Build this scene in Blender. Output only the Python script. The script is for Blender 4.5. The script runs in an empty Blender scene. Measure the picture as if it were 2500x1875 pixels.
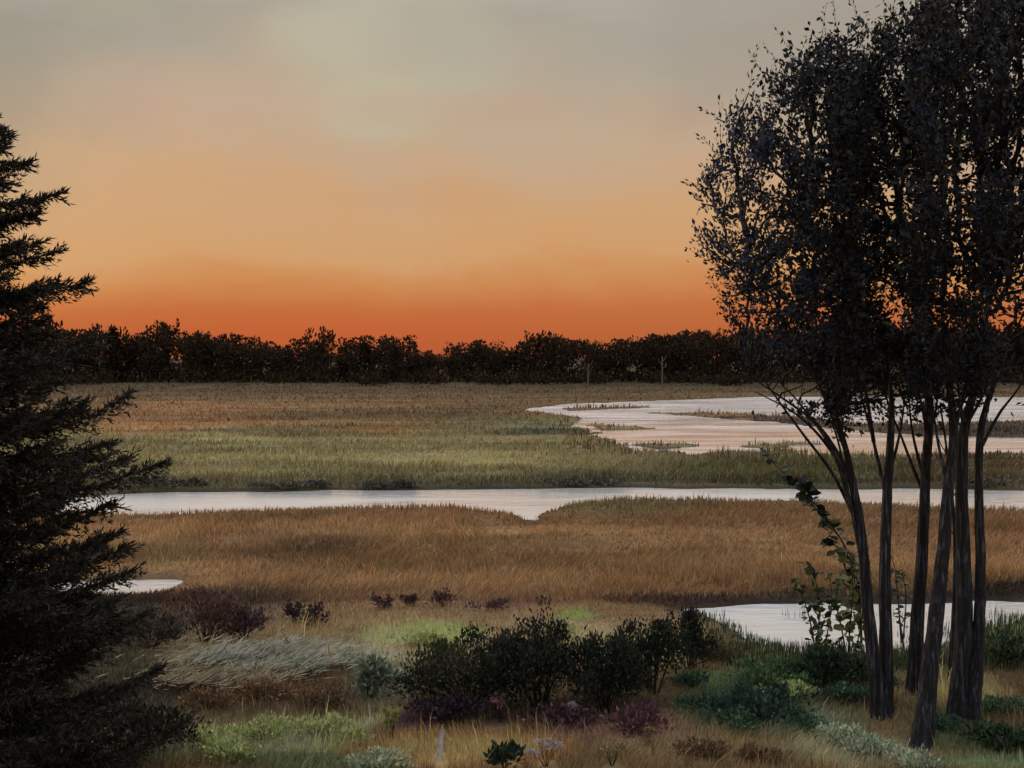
import bpy, math, random
import numpy as np

# ------------------------------------------------------------------ camera, sky, sun, exposure
W_PX, H_PX = 1024.0, 768.0
F = 1098.0            # focal length in pixels
HZ = 357.0            # picture row of the eye level
EYE = 8.0             # eye height over the marsh (the bluff behind the camera)
sc = bpy.context.scene
cd = bpy.data.cameras.new('camera')
cam = bpy.data.objects.new('camera', cd)
sc.collection.objects.link(cam)
sc.camera = cam
cam.location = (0, 0, EYE)
cam.rotation_euler = (math.radians(90), 0, 0)
cd.sensor_width = 36.0
cd.lens = 36.0 * F / W_PX
cd.shift_y = (HZ - H_PX / 2) / W_PX
cd.clip_start = 0.1
cd.clip_end = 20000

sc.render.engine = 'CYCLES'
sc.cycles.use_denoising = True
sc.cycles.use_adaptive_sampling = True
sc.cycles.adaptive_threshold = 0.025
sc.cycles.max_bounces = 4
sc.cycles.diffuse_bounces = 2
sc.cycles.glossy_bounces = 2
sc.cycles.transmission_bounces = 2
sc.view_settings.view_transform = 'Standard'
sc.view_settings.look = 'None'
sc.view_settings.gamma = 1.0
sc.view_settings.use_curve_mapping = False
sc.view_settings.exposure = 0.0

SUN_AZ, SUN_EL = -42.0, 5.0      # degrees left of the view, degrees up


def lin(c):
    c = np.asarray(c, float) / 255.0
    return np.where(c <= 0.04045, c / 12.92, ((c + 0.055) / 1.055) ** 2.4)


world = bpy.data.worlds.new('World')
sc.world = world
world.use_nodes = True
nt = world.node_tree
for n in list(nt.nodes):
    nt.nodes.remove(n)


class NB:
    """tiny node builder"""
    def __init__(self, tree):
        self.t = tree

    def n(self, typ, **kw):
        nd = self.t.nodes.new(typ)
        for k, v in kw.items():
            setattr(nd, k, v)
        return nd

    def l(self, a, b):
        self.t.links.new(a, b)

    def put(self, sock, v):
        if isinstance(v, bpy.types.NodeSocket):
            self.l(v, sock)
        else:
            sock.default_value = v

    def math(self, op, a, b=0.0, c=None, clamp=False):
        nd = self.n('ShaderNodeMath', operation=op, use_clamp=clamp)
        self.put(nd.inputs[0], a)
        self.put(nd.inputs[1], b)
        if c is not None:
            self.put(nd.inputs[2], c)
        return nd.outputs[0]

    def mix(self, f, a, b, blend='MIX'):
        nd = self.n('ShaderNodeMix', data_type='RGBA', blend_type=blend)
        self.put(nd.inputs[0], f)
        self.put(nd.inputs[6], a)
        self.put(nd.inputs[7], b)
        return nd.outputs[2]

    def noise(self, vec, scale, detail=3.0, rough=0.5, dist=0.0):
        nd = self.n('ShaderNodeTexNoise')
        if vec is not None:
            self.l(vec, nd.inputs['Vector'])
        nd.inputs['Scale'].default_value = scale
        nd.inputs['Detail'].default_value = detail
        nd.inputs['Roughness'].default_value = rough
        nd.inputs['Distortion'].default_value = dist
        return nd.outputs['Fac']

    def ramp(self, f, stops, interp='LINEAR'):
        nd = self.n('ShaderNodeValToRGB')
        self.put(nd.inputs[0], f)
        cr = nd.color_ramp
        cr.interpolation = interp
        while len(cr.elements) > 1:
            cr.elements.remove(cr.elements[-1])
        for i, (p, c) in enumerate(stops):
            e = cr.elements[0] if i == 0 else cr.elements.new(p)
            e.position = p
            e.color = (*c, 1.0)
        return nd.outputs[0]

    def maprange(self, v, a, b, c=0.0, d=1.0, smooth=True):
        nd = self.n('ShaderNodeMapRange')
        nd.interpolation_type = 'SMOOTHSTEP' if smooth else 'LINEAR'
        self.put(nd.inputs[0], v)
        for i, x in enumerate((a, b, c, d)):
            nd.inputs[1 + i].default_value = x
        return nd.outputs[0]


b = NB(nt)
tc = b.n('ShaderNodeTexCoord')
sep = b.n('ShaderNodeSeparateXYZ')
b.l(tc.outputs['Generated'], sep.inputs[0])
X, Y, Z = sep.outputs
hyp = b.math('SQRT', b.math('ADD', b.math('MULTIPLY', X, X), b.math('MULTIPLY', Y, Y)))
hyp = b.math('MAXIMUM', hyp, 0.02)
elev = b.math('DIVIDE', Z, hyp)                    # tangent of the elevation
azim = b.math('ARCTAN2', X, Y)                     # 0 straight ahead, + to the right
mp = b.n('ShaderNodeMapping')
mp.inputs['Scale'].default_value = (1.0, 1.0, 1.7)
b.l(tc.outputs['Generated'], mp.inputs['Vector'])
n1 = b.noise(mp.outputs[0], 4.0, 4.0, 0.55, 0.6)
mp2 = b.n('ShaderNodeMapping')
mp2.inputs['Scale'].default_value = (1.0, 1.0, 0.85)
mp2.inputs['Location'].default_value = (3.1, 1.7, 0.4)
b.l(tc.outputs['Generated'], mp2.inputs['Vector'])
n2 = b.noise(mp2.outputs[0], 7.0, 3.0, 0.5, 0.3)
damp = b.maprange(elev, 0.0, 0.16)
warp = b.math('MULTIPLY', b.math('SUBTRACT', n1, 0.5), b.math('MULTIPLY', damp, 0.17))
ew = b.math('ADD', elev, warp)
pos = b.math('DIVIDE', ew, 0.60, clamp=True)


def stop(py, c, k=1.0):
    return (max(0.0, (HZ - py) / F / 0.60), tuple(lin(c) * k))


base = b.ramp(pos, [
    (0.0, tuple(lin((172, 92, 54)))),
    stop(336, (184, 99, 56)),
    stop(312, (192, 109, 62)),
    stop(288, (202, 134, 81)),
    stop(262, (205, 155, 106)),
    stop(215, (202, 159, 116)),
    stop(160, (196, 163, 131)),
    stop(100, (186, 167, 143)),
    stop(30, (168, 159, 145)),
    (0.66, tuple(lin((192, 188, 180)))),
    (1.0, tuple(lin((236, 240, 247)))),
])
# the afterglow reddens to the left of the view, where the sun has gone down
az_red = b.maprange(b.math('ABSOLUTE', b.math('ADD', azim, 0.20)), 0.0, 0.36, 1.0, 0.0)
low_red = b.maprange(elev, 0.015, 0.062, 1.0, 0.0)
base = b.mix(b.math('MULTIPLY', b.math('MULTIPLY', az_red, low_red), 0.34), base, (*lin((206, 84, 44)), 1))
# thin cloud veil: soft cream, pink and grey patches
veil_h = b.maprange(elev, 0.12, 0.30)


def patch(px, py, rx, ry, amount, tone_, wob=1.0):
    """a soft cloud centred in the direction of picture point px, py"""
    u = b.math('DIVIDE', b.math('SUBTRACT', azim, (px - 512.0) / F), rx / F)
    v = b.math('DIVIDE', b.math('SUBTRACT', elev, (HZ - py) / F), ry / F)
    r2 = b.math('ADD', b.math('MULTIPLY', u, u), b.math('MULTIPLY', v, v))
    r2 = b.math('ADD', r2, b.math('MULTIPLY', b.math('SUBTRACT', n1, 0.5), 3.0 * wob))
    r2 = b.math('ADD', r2, b.math('MULTIPLY', b.math('SUBTRACT', n2, 0.5), 2.4 * wob))
    f = b.math('MULTIPLY', b.maprange(r2, 1.5, -0.3), amount)
    return lambda c: b.mix(f, c, (*lin(tone_), 1))


for args in [(40, 55, 190, 110, .8, (146, 142, 130)), (130, 20, 60, 40, .4, (176, 168, 146)), (400, 62, 130, 80, .55, (184, 178, 154)), (385, 112, 60, 30, .40, (188, 180, 154)), (330, 30, 60, 34, .35, (186, 182, 162)), (470, 55, 50, 60, .35, (178, 174, 154)), (190, 105, 120, 50, .55, (196, 160, 138)),
             (560, 112, 170, 26, .5, (190, 154, 130)), (640, 40, 200, 60, .5, (168, 162, 148)), (430, 195, 90, 22, .35, (200, 148, 104)), (880, 60, 260, 110, .5, (156, 146, 134)),
             (20, 190, 90, 80, .5, (170, 150, 122)), (240, 200, 130, 40, .35, (202, 158, 116))]:
    base = patch(*args)(base)
far_side = b.maprange(Y, 0.75, 0.2)
grey = b.math('MULTIPLY', b.maprange(n1, 0.50, 0.30), b.math('MULTIPLY', veil_h, b.math('MULTIPLY', far_side, 0.5)))
base = b.mix(grey, base, (*lin((150, 146, 138)), 1))
below = b.maprange(elev, -0.02, 0.0, 0.25, 1.0)
base = b.mix(1.0, base, below, 'MULTIPLY')
sky = b.n('ShaderNodeTexSky', sky_type='NISHITA')
sky.sun_disc = False
sky.sun_elevation = math.radians(SUN_EL)
sky.sun_rotation = math.radians(SUN_AZ)
sky.dust_density = 4.0
bg1 = b.n('ShaderNodeBackground')
b.l(base, bg1.inputs[0])
bg1.inputs[1].default_value = 1.02
bg2 = b.n('ShaderNodeBackground')
b.l(sky.outputs[0], bg2.inputs[0])
bg2.inputs[1].default_value = 0.003
addw = b.n('ShaderNodeAddShader')
b.l(bg1.outputs[0], addw.inputs[0])
b.l(bg2.outputs[0], addw.inputs[1])
wo = b.n('ShaderNodeOutputWorld')
b.l(addw.outputs[0], wo.inputs[0])

sd = bpy.data.lights.new('sun', 'SUN')
sun = bpy.data.objects.new('sun', sd)
sc.collection.objects.link(sun)
sd.energy = 0.8
sd.angle = math.radians(14)
sd.color = (1.0, 0.62, 0.34)
a_, e_ = math.radians(SUN_AZ), math.radians(SUN_EL)
to_sun = (math.sin(a_) * math.cos(e_), math.cos(a_) * math.cos(e_), math.sin(e_))
from mathutils import Vector, Matrix
sun.rotation_euler = Vector(to_sun).to_track_quat('Z', 'Y').to_euler()
sun.location = (-60, 60, 30)

# ------------------------------------------------------------------ helpers
rng = np.random.default_rng(7)
random.seed(7)
COL = sc.collection


def at(px, py, d):
    """a point d metres ahead that lies behind picture point px, py"""
    return np.array([(px - 512.0) / F * d, d, EYE - (py - HZ) / F * d])


def gnd(px, py):
    """marsh point (height 0) at picture point px, py"""
    d = EYE * F / (py - HZ)
    return np.array([(px - 512.0) / F * d, d, 0.0])


def gpoly(pts):
    return np.array([gnd(*p)[:2] for p in pts])


_lat = rng.random((64, 64))


def vnoise(x, y):
    xi, yi = np.floor(x).astype(int), np.floor(y).astype(int)
    fx, fy = x - xi, y - yi
    fx, fy = fx * fx * (3 - 2 * fx), fy * fy * (3 - 2 * fy)
    g = lambda i, j: _lat[i % 64, j % 64]
    return ((g(xi, yi) * (1 - fx) + g(xi + 1, yi) * fx) * (1 - fy)
            + (g(xi, yi + 1) * (1 - fx) + g(xi + 1, yi + 1) * fx) * fy)


def fbm(x, y, o=4):
    s, a, t = 0.0, 1.0, 0.0
    for i in range(o):
        s = s + a * vnoise(x * 2 ** i + 17.3 * i, y * 2 ** i + 5.1 * i)
        t += a
        a *= 0.5
    return s / t


def mesh_np(name, V, T, colors=None, smooth=False):
    """mesh from numpy verts (n,3), triangles or quads (m,k), optional per-vertex colours (n,3)"""
    V = np.asarray(V, np.float32)
    T = np.asarray(T, np.int32)
    me = bpy.data.meshes.new(name)
    k = T.shape[1]
    me.vertices.add(len(V))
    me.vertices.foreach_set('co', V.ravel())
    me.loops.add(T.size)
    me.loops.foreach_set('vertex_index', T.ravel())
    me.polygons.add(len(T))
    me.polygons.foreach_set('loop_start', np.arange(len(T), dtype=np.int32) * k)
    me.polygons.foreach_set('use_smooth', np.full(len(T), smooth))
    if colors is not None:
        at_ = me.color_attributes.new('Col', 'FLOAT_COLOR', 'POINT')
        c4 = np.ones((len(V), 4), np.float32)
        c4[:, :3] = colors
        at_.data.foreach_set('color', c4.ravel())
    me.update(calc_edges=True)
    me.validate()
    return me


def link(name, me, mat=None, parent=None, loc=None):
    o = bpy.data.objects.new(name, me)
    COL.objects.link(o)
    if mat is not None and me is not None and len(me.materials) == 0:
        me.materials.append(mat)
    if parent is not None:
        o.parent = parent
    if loc is not None:
        o.location = loc
    return o


def tag(o, label, cat=None, group=None, kind=None):
    o['label'] = label
    if cat:
        o['category'] = cat
    if group:
        o['group'] = group
    if kind:
        o['kind'] = kind
    return o


def thing(name, loc, label, cat, group=None):
    o = link(name, None)
    o.location = loc
    o.empty_display_size = 0.2
    return tag(o, label, cat, group)


def copy_tree(src, loc, rz=0.0, s=1.0):
    r = src.copy()
    COL.objects.link(r)
    r.location = loc
    r.rotation_euler = (0, 0, rz)
    r.scale = (s, s, s) if np.isscalar(s) else s
    for ch in list(src.children):
        c = ch.copy()
        COL.objects.link(c)
        c.parent = r
    return r


def unit(v):
    v = np.asarray(v, float)
    return v / np.maximum(np.linalg.norm(v, axis=-1, keepdims=True), 1e-9)


def leaves(P, D, L, Wd, col, fold=0.25, up=None):
    """pointed leaf blades: base P, axis D, length L, half-width Wd, colour per leaf"""
    n = len(P)
    D = unit(D)
    R = unit(rng.normal(size=(n, 3)) if up is None else up)
    S = unit(np.cross(D, R))
    N = np.cross(S, D)
    L = np.broadcast_to(np.asarray(L, float), (n,))[:, None]
    Wd = np.broadcast_to(np.asarray(Wd, float), (n,))[:, None]
    mid = P + D * L * 0.45
    V = np.stack([P, mid + S * Wd + N * Wd * fold, P + D * L, mid - S * Wd + N * Wd * fold], 1).reshape(-1, 3)
    i = np.arange(n)[:, None] * 4
    T = np.concatenate([i + [0, 1, 2], i + [0, 2, 3]], 1).reshape(-1, 3)
    C = np.repeat(np.broadcast_to(col, (n, 3)), 4, 0)
    return V, T, C


def blades(P, H, Wd, lean, col):
    """grass blades: a tapering bent strip of three triangles; lean = horizontal offset of the tip (n,2)"""
    n = len(P)
    a = rng.random(n) * math.pi
    S = np.stack([np.cos(a), np.sin(a), np.zeros(n)], 1)
    # turn the broad side to a random heading but never quite edge-on along one axis
    H = H[:, None]
    Wd = Wd[:, None]
    lean3 = np.concatenate([lean, np.zeros((n, 1))], 1)
    z = np.array([0, 0, 1.0])
    m = P + z * H * 0.55 + lean3 * 0.35
    t = P + z * H + lean3
    V = np.stack([P - S * Wd, P + S * Wd, m + S * Wd * 0.7, m - S * Wd * 0.7, t], 1).reshape(-1, 3)
    i = np.arange(n)[:, None] * 5
    T = np.concatenate([i + [0, 1, 2], i + [0, 2, 3], i + [3, 2, 4]], 1).reshape(-1, 3)
    C = np.stack([col * 0.9, col * 0.9, col, col, col * 1.08], 1).reshape(-1, 3)
    return V, T, C


def join(parts):
    Vs, Ts, Cs, o = [], [], [], 0
    for p in parts:
        Vs.append(p[0])
        Ts.append(np.asarray(p[1]) + o)
        if len(p) > 2:
            Cs.append(p[2])
        o += len(p[0])
    return (np.concatenate(Vs), np.concatenate(Ts)) + ((np.concatenate(Cs),) if Cs else ())


def tube(pts, rad, sides=7, cap=True, wob=0.0):
    """tapered tube along a polyline, quads as triangles"""
    pts = np.asarray(pts, float)
    rad = np.broadcast_to(np.asarray(rad, float), (len(pts),))
    tan = unit(np.gradient(pts, axis=0))
    ref = np.array([0.13, 0.97, 0.05]) if abs(tan[0][2]) > 0.5 else np.array([0, 0, 1.0])
    a = np.arange(sides) / sides * 2 * math.pi
    rings = []
    for p, t, r in zip(pts, tan, rad):
        u = unit(np.cross(t, ref))
        v = np.cross(t, u)
        rr = r * (1 + wob * (rng.random(sides) - 0.5))
        rings.append(p + np.outer(np.cos(a) * rr, u) + np.outer(np.sin(a) * rr, v))
    V = np.concatenate(rings)
    T = []
    for i in range(len(pts) - 1):
        for j in range(sides):
            p, q = i * sides + j, i * sides + (j + 1) % sides
            T += [(p, q, q + sides), (p, q + sides, p + sides)]
    if cap:
        k = len(V)
        V = np.concatenate([V, pts[-1:] + tan[-1:] * rad[-1]])
        o = (len(pts) - 1) * sides
        T += [(o + j, o + (j + 1) % sides, k) for j in range(sides)]
    return V, np.array(T)


def smooth_line(pts, n):
    """Catmull-Rom through pts, n samples"""
    pts = np.asarray(pts, float)
    P = np.concatenate([2 * pts[:1] - pts[1:2], pts, 2 * pts[-1:] - pts[-2:-1]])
    out = []
    for s in np.linspace(0, len(pts) - 1 - 1e-6, n):
        i = int(s)
        t = s - i
        a, b_, c, d = P[i], P[i + 1], P[i + 2], P[i + 3]
        out.append(0.5 * (2 * b_ + (c - a) * t + (2 * a - 5 * b_ + 4 * c - d) * t * t + (3 * b_ - a - 3 * c + d) * t ** 3))
    return np.array(out)


# ------------------------------------------------------------------ materials
def new_mat(name):
    m = bpy.data.materials.new(name)
    m.use_nodes = True
    t = m.node_tree
    for n in list(t.nodes):
        t.nodes.remove(n)
    return m, NB(t)


def mat_foliage(name, translucent=0.25, rough=0.6, spec=0.25):
    m, b = new_mat(name)
    at_ = b.n('ShaderNodeAttribute', attribute_name='Col')
    g = b.n('ShaderNodeNewGeometry')
    nz = b.noise(g.outputs['Position'], 1.3, 3.0, 0.6)
    c = b.mix(1.0, at_.outputs['Color'], b.ramp(nz, [(0.25, (0.72, 0.74, 0.78)), (0.75, (1.25, 1.2, 1.1))]), 'MULTIPLY')
    p = b.n('ShaderNodeBsdfPrincipled')
    b.l(c, p.inputs['Base Color'])
    p.inputs['Roughness'].default_value = rough
    p.inputs['Specular IOR Level'].default_value = spec
    tr = b.n('ShaderNodeBsdfTranslucent')
    b.l(c, tr.inputs['Color'])
    mx = b.n('ShaderNodeMixShader')
    mx.inputs[0].default_value = translucent
    b.l(p.outputs[0], mx.inputs[1])
    b.l(tr.outputs[0], mx.inputs[2])
    o = b.n('ShaderNodeOutputMaterial')
    b.l(mx.outputs[0], o.inputs[0])
    return m


def mat_bark(name, dark, light, scale=6.0, amount=(0.45, 0.75)):
    m, b = new_mat(name)
    tcn = b.n('ShaderNodeTexCoord')
    mpn = b.n('ShaderNodeMapping')
    mpn.inputs['Scale'].default_value = (1, 1, 0.06)
    b.l(tcn.outputs['Object'], mpn.inputs[0])
    n1 = b.noise(mpn.outputs[0], scale * 3, 5, 0.65, 0.4)
    n2 = b.noise(tcn.outputs['Object'], scale * 0.5, 4, 0.6)
    f = b.math('MULTIPLY', b.maprange(n1, amount[0], amount[1]), b.maprange(n2, 0.35, 0.65, 0.25, 1.0))
    c = b.mix(f, (*dark, 1), (*light, 1))
    p = b.n('ShaderNodeBsdfPrincipled')
    b.l(c, p.inputs['Base Color'])
    p.inputs['Roughness'].default_value = 0.8
    p.inputs['Specular IOR Level'].default_value = 0.2
    bm = b.n('ShaderNodeBump')
    bm.inputs['Strength'].default_value = 0.7
    bm.inputs['Distance'].default_value = 0.03
    b.l(n1, bm.inputs['Height'])
    b.l(bm.outputs[0], p.inputs['Normal'])
    o = b.n('ShaderNodeOutputMaterial')
    b.l(p.outputs[0], o.inputs[0])
    return m


def mat_water(name, sky_sheen=(0.55, 0.54, 0.52), ripple=0.25, metal=0.75, ruffle=None):  # pale base colour stands in for the bright sky reflection
    m, b = new_mat(name)
    g = b.n('ShaderNodeNewGeometry')
    mpn = b.n('ShaderNodeMapping')
    mpn.inputs['Scale'].default_value = (0.35, 1.0, 1.0)
    b.l(g.outputs['Position'], mpn.inputs[0])
    h1 = b.noise(mpn.outputs[0], 2.2, 4, 0.6, 0.2)
    mpl = b.n('ShaderNodeMapping')
    mpl.inputs['Scale'].default_value = (0.05, 0.22, 1.0)
    b.l(g.outputs['Position'], mpl.inputs[0])
    patch = b.noise(mpl.outputs[0], 1.0, 4, 0.6, 0.5)
    p = b.n('ShaderNodeBsdfPrincipled')
    b.l(b.mix(b.maprange(patch, 0.4, 0.65), (*[x * 0.93 for x in sky_sheen], 1), (*sky_sheen, 1)), p.inputs['Base Color'])
    p.inputs['Metallic'].default_value = metal
    b.l(b.maprange(patch, 0.35, 0.65, 0.10, 0.26), p.inputs['Roughness'])
    p.inputs['IOR'].default_value = 1.33
    bm = b.n('ShaderNodeBump')
    bm.inputs['Strength'].default_value = ripple
    if ruffle:
        sy = b.n('ShaderNodeSeparateXYZ')
        b.l(g.outputs['Position'], sy.inputs[0])
        yy = b.math('ADD', sy.outputs[1], b.math('MULTIPLY', b.math('SUBTRACT', patch, 0.5), 90.0))
        b.l(b.maprange(yy, ruffle[0], ruffle[1], ripple * 0.6, ruffle[2]), bm.inputs['Strength'])
    bm.inputs['Distance'].default_value = 0.12
    b.l(h1, bm.inputs['Height'])
    b.l(bm.outputs[0], p.inputs['Normal'])
    o = b.n('ShaderNodeOutputMaterial')
    b.l(p.outputs[0], o.inputs[0])
    return m


def mat_ground(name):
    m, b = new_mat(name)
    at_ = b.n('ShaderNodeAttribute', attribute_name='Col')
    g = b.n('ShaderNodeNewGeometry')
    mpn = b.n('ShaderNodeMapping')
    mpn.inputs['Scale'].default_value = (0.25, 1.0, 1.0)
    b.l(g.outputs['Position'], mpn.inputs[0])
    n1 = b.noise(mpn.outputs[0], 0.35, 6, 0.65, 0.4)
    n2 = b.noise(g.outputs['Position'], 6.0, 4, 0.6)
    c = b.mix(1.0, at_.outputs['Color'], b.ramp(n1, [(0.3, (0.62, 0.6, 0.6)), (0.7, (1.3, 1.25, 1.15))]), 'MULTIPLY')
    c = b.mix(1.0, c, b.ramp(n2, [(0.3, (0.7, 0.7, 0.7)), (0.7, (1.2, 1.2, 1.2))]), 'MULTIPLY')
    p = b.n('ShaderNodeBsdfPrincipled')
    b.l(c, p.inputs['Base Color'])
    p.inputs['Roughness'].default_value = 0.9
    p.inputs['Specular IOR Level'].default_value = 0.15
    bm = b.n('ShaderNodeBump')
    bm.inputs['Strength'].default_value = 0.6
    bm.inputs['Distance'].default_value = 0.08
    b.l(n2, bm.inputs['Height'])
    b.l(bm.outputs[0], p.inputs['Normal'])
    o = b.n('ShaderNodeOutputMaterial')
    b.l(p.outputs[0], o.inputs[0])
    return m


M_LEAF = mat_foliage('leaf_foliage', 0.2, 0.55, 0.3)
M_GRASS = mat_foliage('grass_foliage', 0.3, 0.7, 0.15)
M_FAR = mat_foliage('far_foliage', 0.1, 0.8, 0.05)
M_BARK = mat_bark('dark_bark', (0.014, 0.013, 0.015), (0.14, 0.155, 0.20))  # bluish-grey streaks paint the trunks' highlights into the bark colour
M_BARK2 = mat_bark('brown_bark', (0.02, 0.015, 0.011), (0.07, 0.055, 0.045))
M_FARBARK = mat_bark('far_bark', (0.02, 0.015, 0.012), (0.05, 0.04, 0.03), 1.0)
M_PALEBARK = mat_bark('pale_bark', (0.12, 0.10, 0.08), (0.24, 0.21, 0.18), 1.5)
M_WHITEWOOD = mat_bark('white_weathered_wood', (0.34, 0.32, 0.33), (0.8, 0.77, 0.8), 5.0, (0.3, 0.55))
M_GROUND = mat_ground('marsh_soil')
M_WATER = mat_water('still_water', (0.92, 0.92, 0.92), 0.35, 0.42)
M_POND = mat_water('ruffled_pond_water', (0.95, 0.93, 0.95), 0.3, 0.68, (118.0, 150.0, 1.6))

# ------------------------------------------------------------------ marsh: shore lines, colours, ground sheet
RIVER = gpoly([(-260, 496), (60, 498), (110, 494), (170, 491), (300, 489.5), (460, 488.5), (600, 486.5), (760, 487.5), (900, 488), (1024, 488.5), (1290, 488),
               (1290, 512), (1024, 511), (950, 509), (880, 504), (790, 500.5), (700, 499.5), (620, 499.5), (580, 501.5), (560, 506), (546, 514), (536, 524), (530, 526), (522, 519), (500, 512), (455, 506.5), (400, 506), (350, 507.5), (250, 510), (150, 515), (90, 515), (40, 508), (-260, 508)])
FAR_POND = gpoly([(522, 410), (556, 404), (625, 401.5), (695, 399), (764, 396.5), (880, 396.5), (1024, 397), (1290, 397), (1290, 455), (1024, 454), (900, 455), (815, 454),
                  (780, 449), (759, 452), (725, 451), (695, 454), (665, 450), (634, 451), (610, 440), (585, 430), (570, 423), (584, 418), (556, 414)])
SPIT = gpoly([(650, 412.8), (740, 413.5), (800, 416.5), (860, 423.5), (940, 424.5), (1024, 421), (1290, 419), (1290, 438), (1024, 437), (940, 434), (860, 431), (790, 423), (740, 419)])
NEAR_POND = gpoly([(668, 607), (741, 604.5), (860, 603), (1024, 599), (1290, 597), (1290, 615), (1024, 616.5), (985, 624), (950, 652), (860, 655), (790, 655), (752, 646), (736, 630), (708, 614)])
POOL = gpoly([(20, 580), (120, 578.5), (180, 579), (176, 586), (150, 591), (60, 593), (20, 592)])

ISLETS = [gpoly([(628, 444), (690, 442.5), (705, 445), (660, 448)]), gpoly([(735, 446), (790, 441.5), (812, 444), (770, 449)]), gpoly([(590, 425), (640, 427), (652, 428.5), (606, 429.5)]), gpoly([(560, 408), (640, 406.2), (650, 407.2), (570, 410.5)])]


def sdist(P, poly):
    """signed distance, negative inside"""
    n = len(P)
    d2 = np.full(n, 1e18)
    ins = np.zeros(n, bool)
    for i in range(len(poly)):
        a, c = poly[i], poly[(i + 1) % len(poly)]
        e = c - a
        t = np.clip(((P - a) @ e) / (e @ e), 0, 1)
        d2 = np.minimum(d2, ((P - a - t[:, None] * e) ** 2).sum(1))
        cond = (a[1] > P[:, 1]) != (c[1] > P[:, 1])
        with np.errstate(divide='ignore', invalid='ignore'):
            xx = a[0] + (P[:, 1] - a[1]) / (c[1] - a[1]) * (c[0] - a[0])
        ins ^= cond & (P[:, 0] < xx)
    return np.where(ins, -1, 1) * np.sqrt(d2)


def water_dist(P):
    s = np.minimum(np.minimum(sdist(P, RIVER), sdist(P, NEAR_POND)), sdist(P, POOL))
    far = np.maximum(sdist(P, FAR_POND), -sdist(P, SPIT))
    for isl in ISLETS:
        far = np.maximum(far, -sdist(P, isl))
    w = (fbm(P[:, 0] * 0.55, P[:, 1] * 0.55, 3) - 0.5)
    w2 = fbm(P[:, 0] * 0.28 + 70, P[:, 1] * 0.5, 4) - 0.5
    return np.minimum(s + w * 0.6 + w2 * 1.5, far + w * 3.0 + w2 * 3.0)


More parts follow.
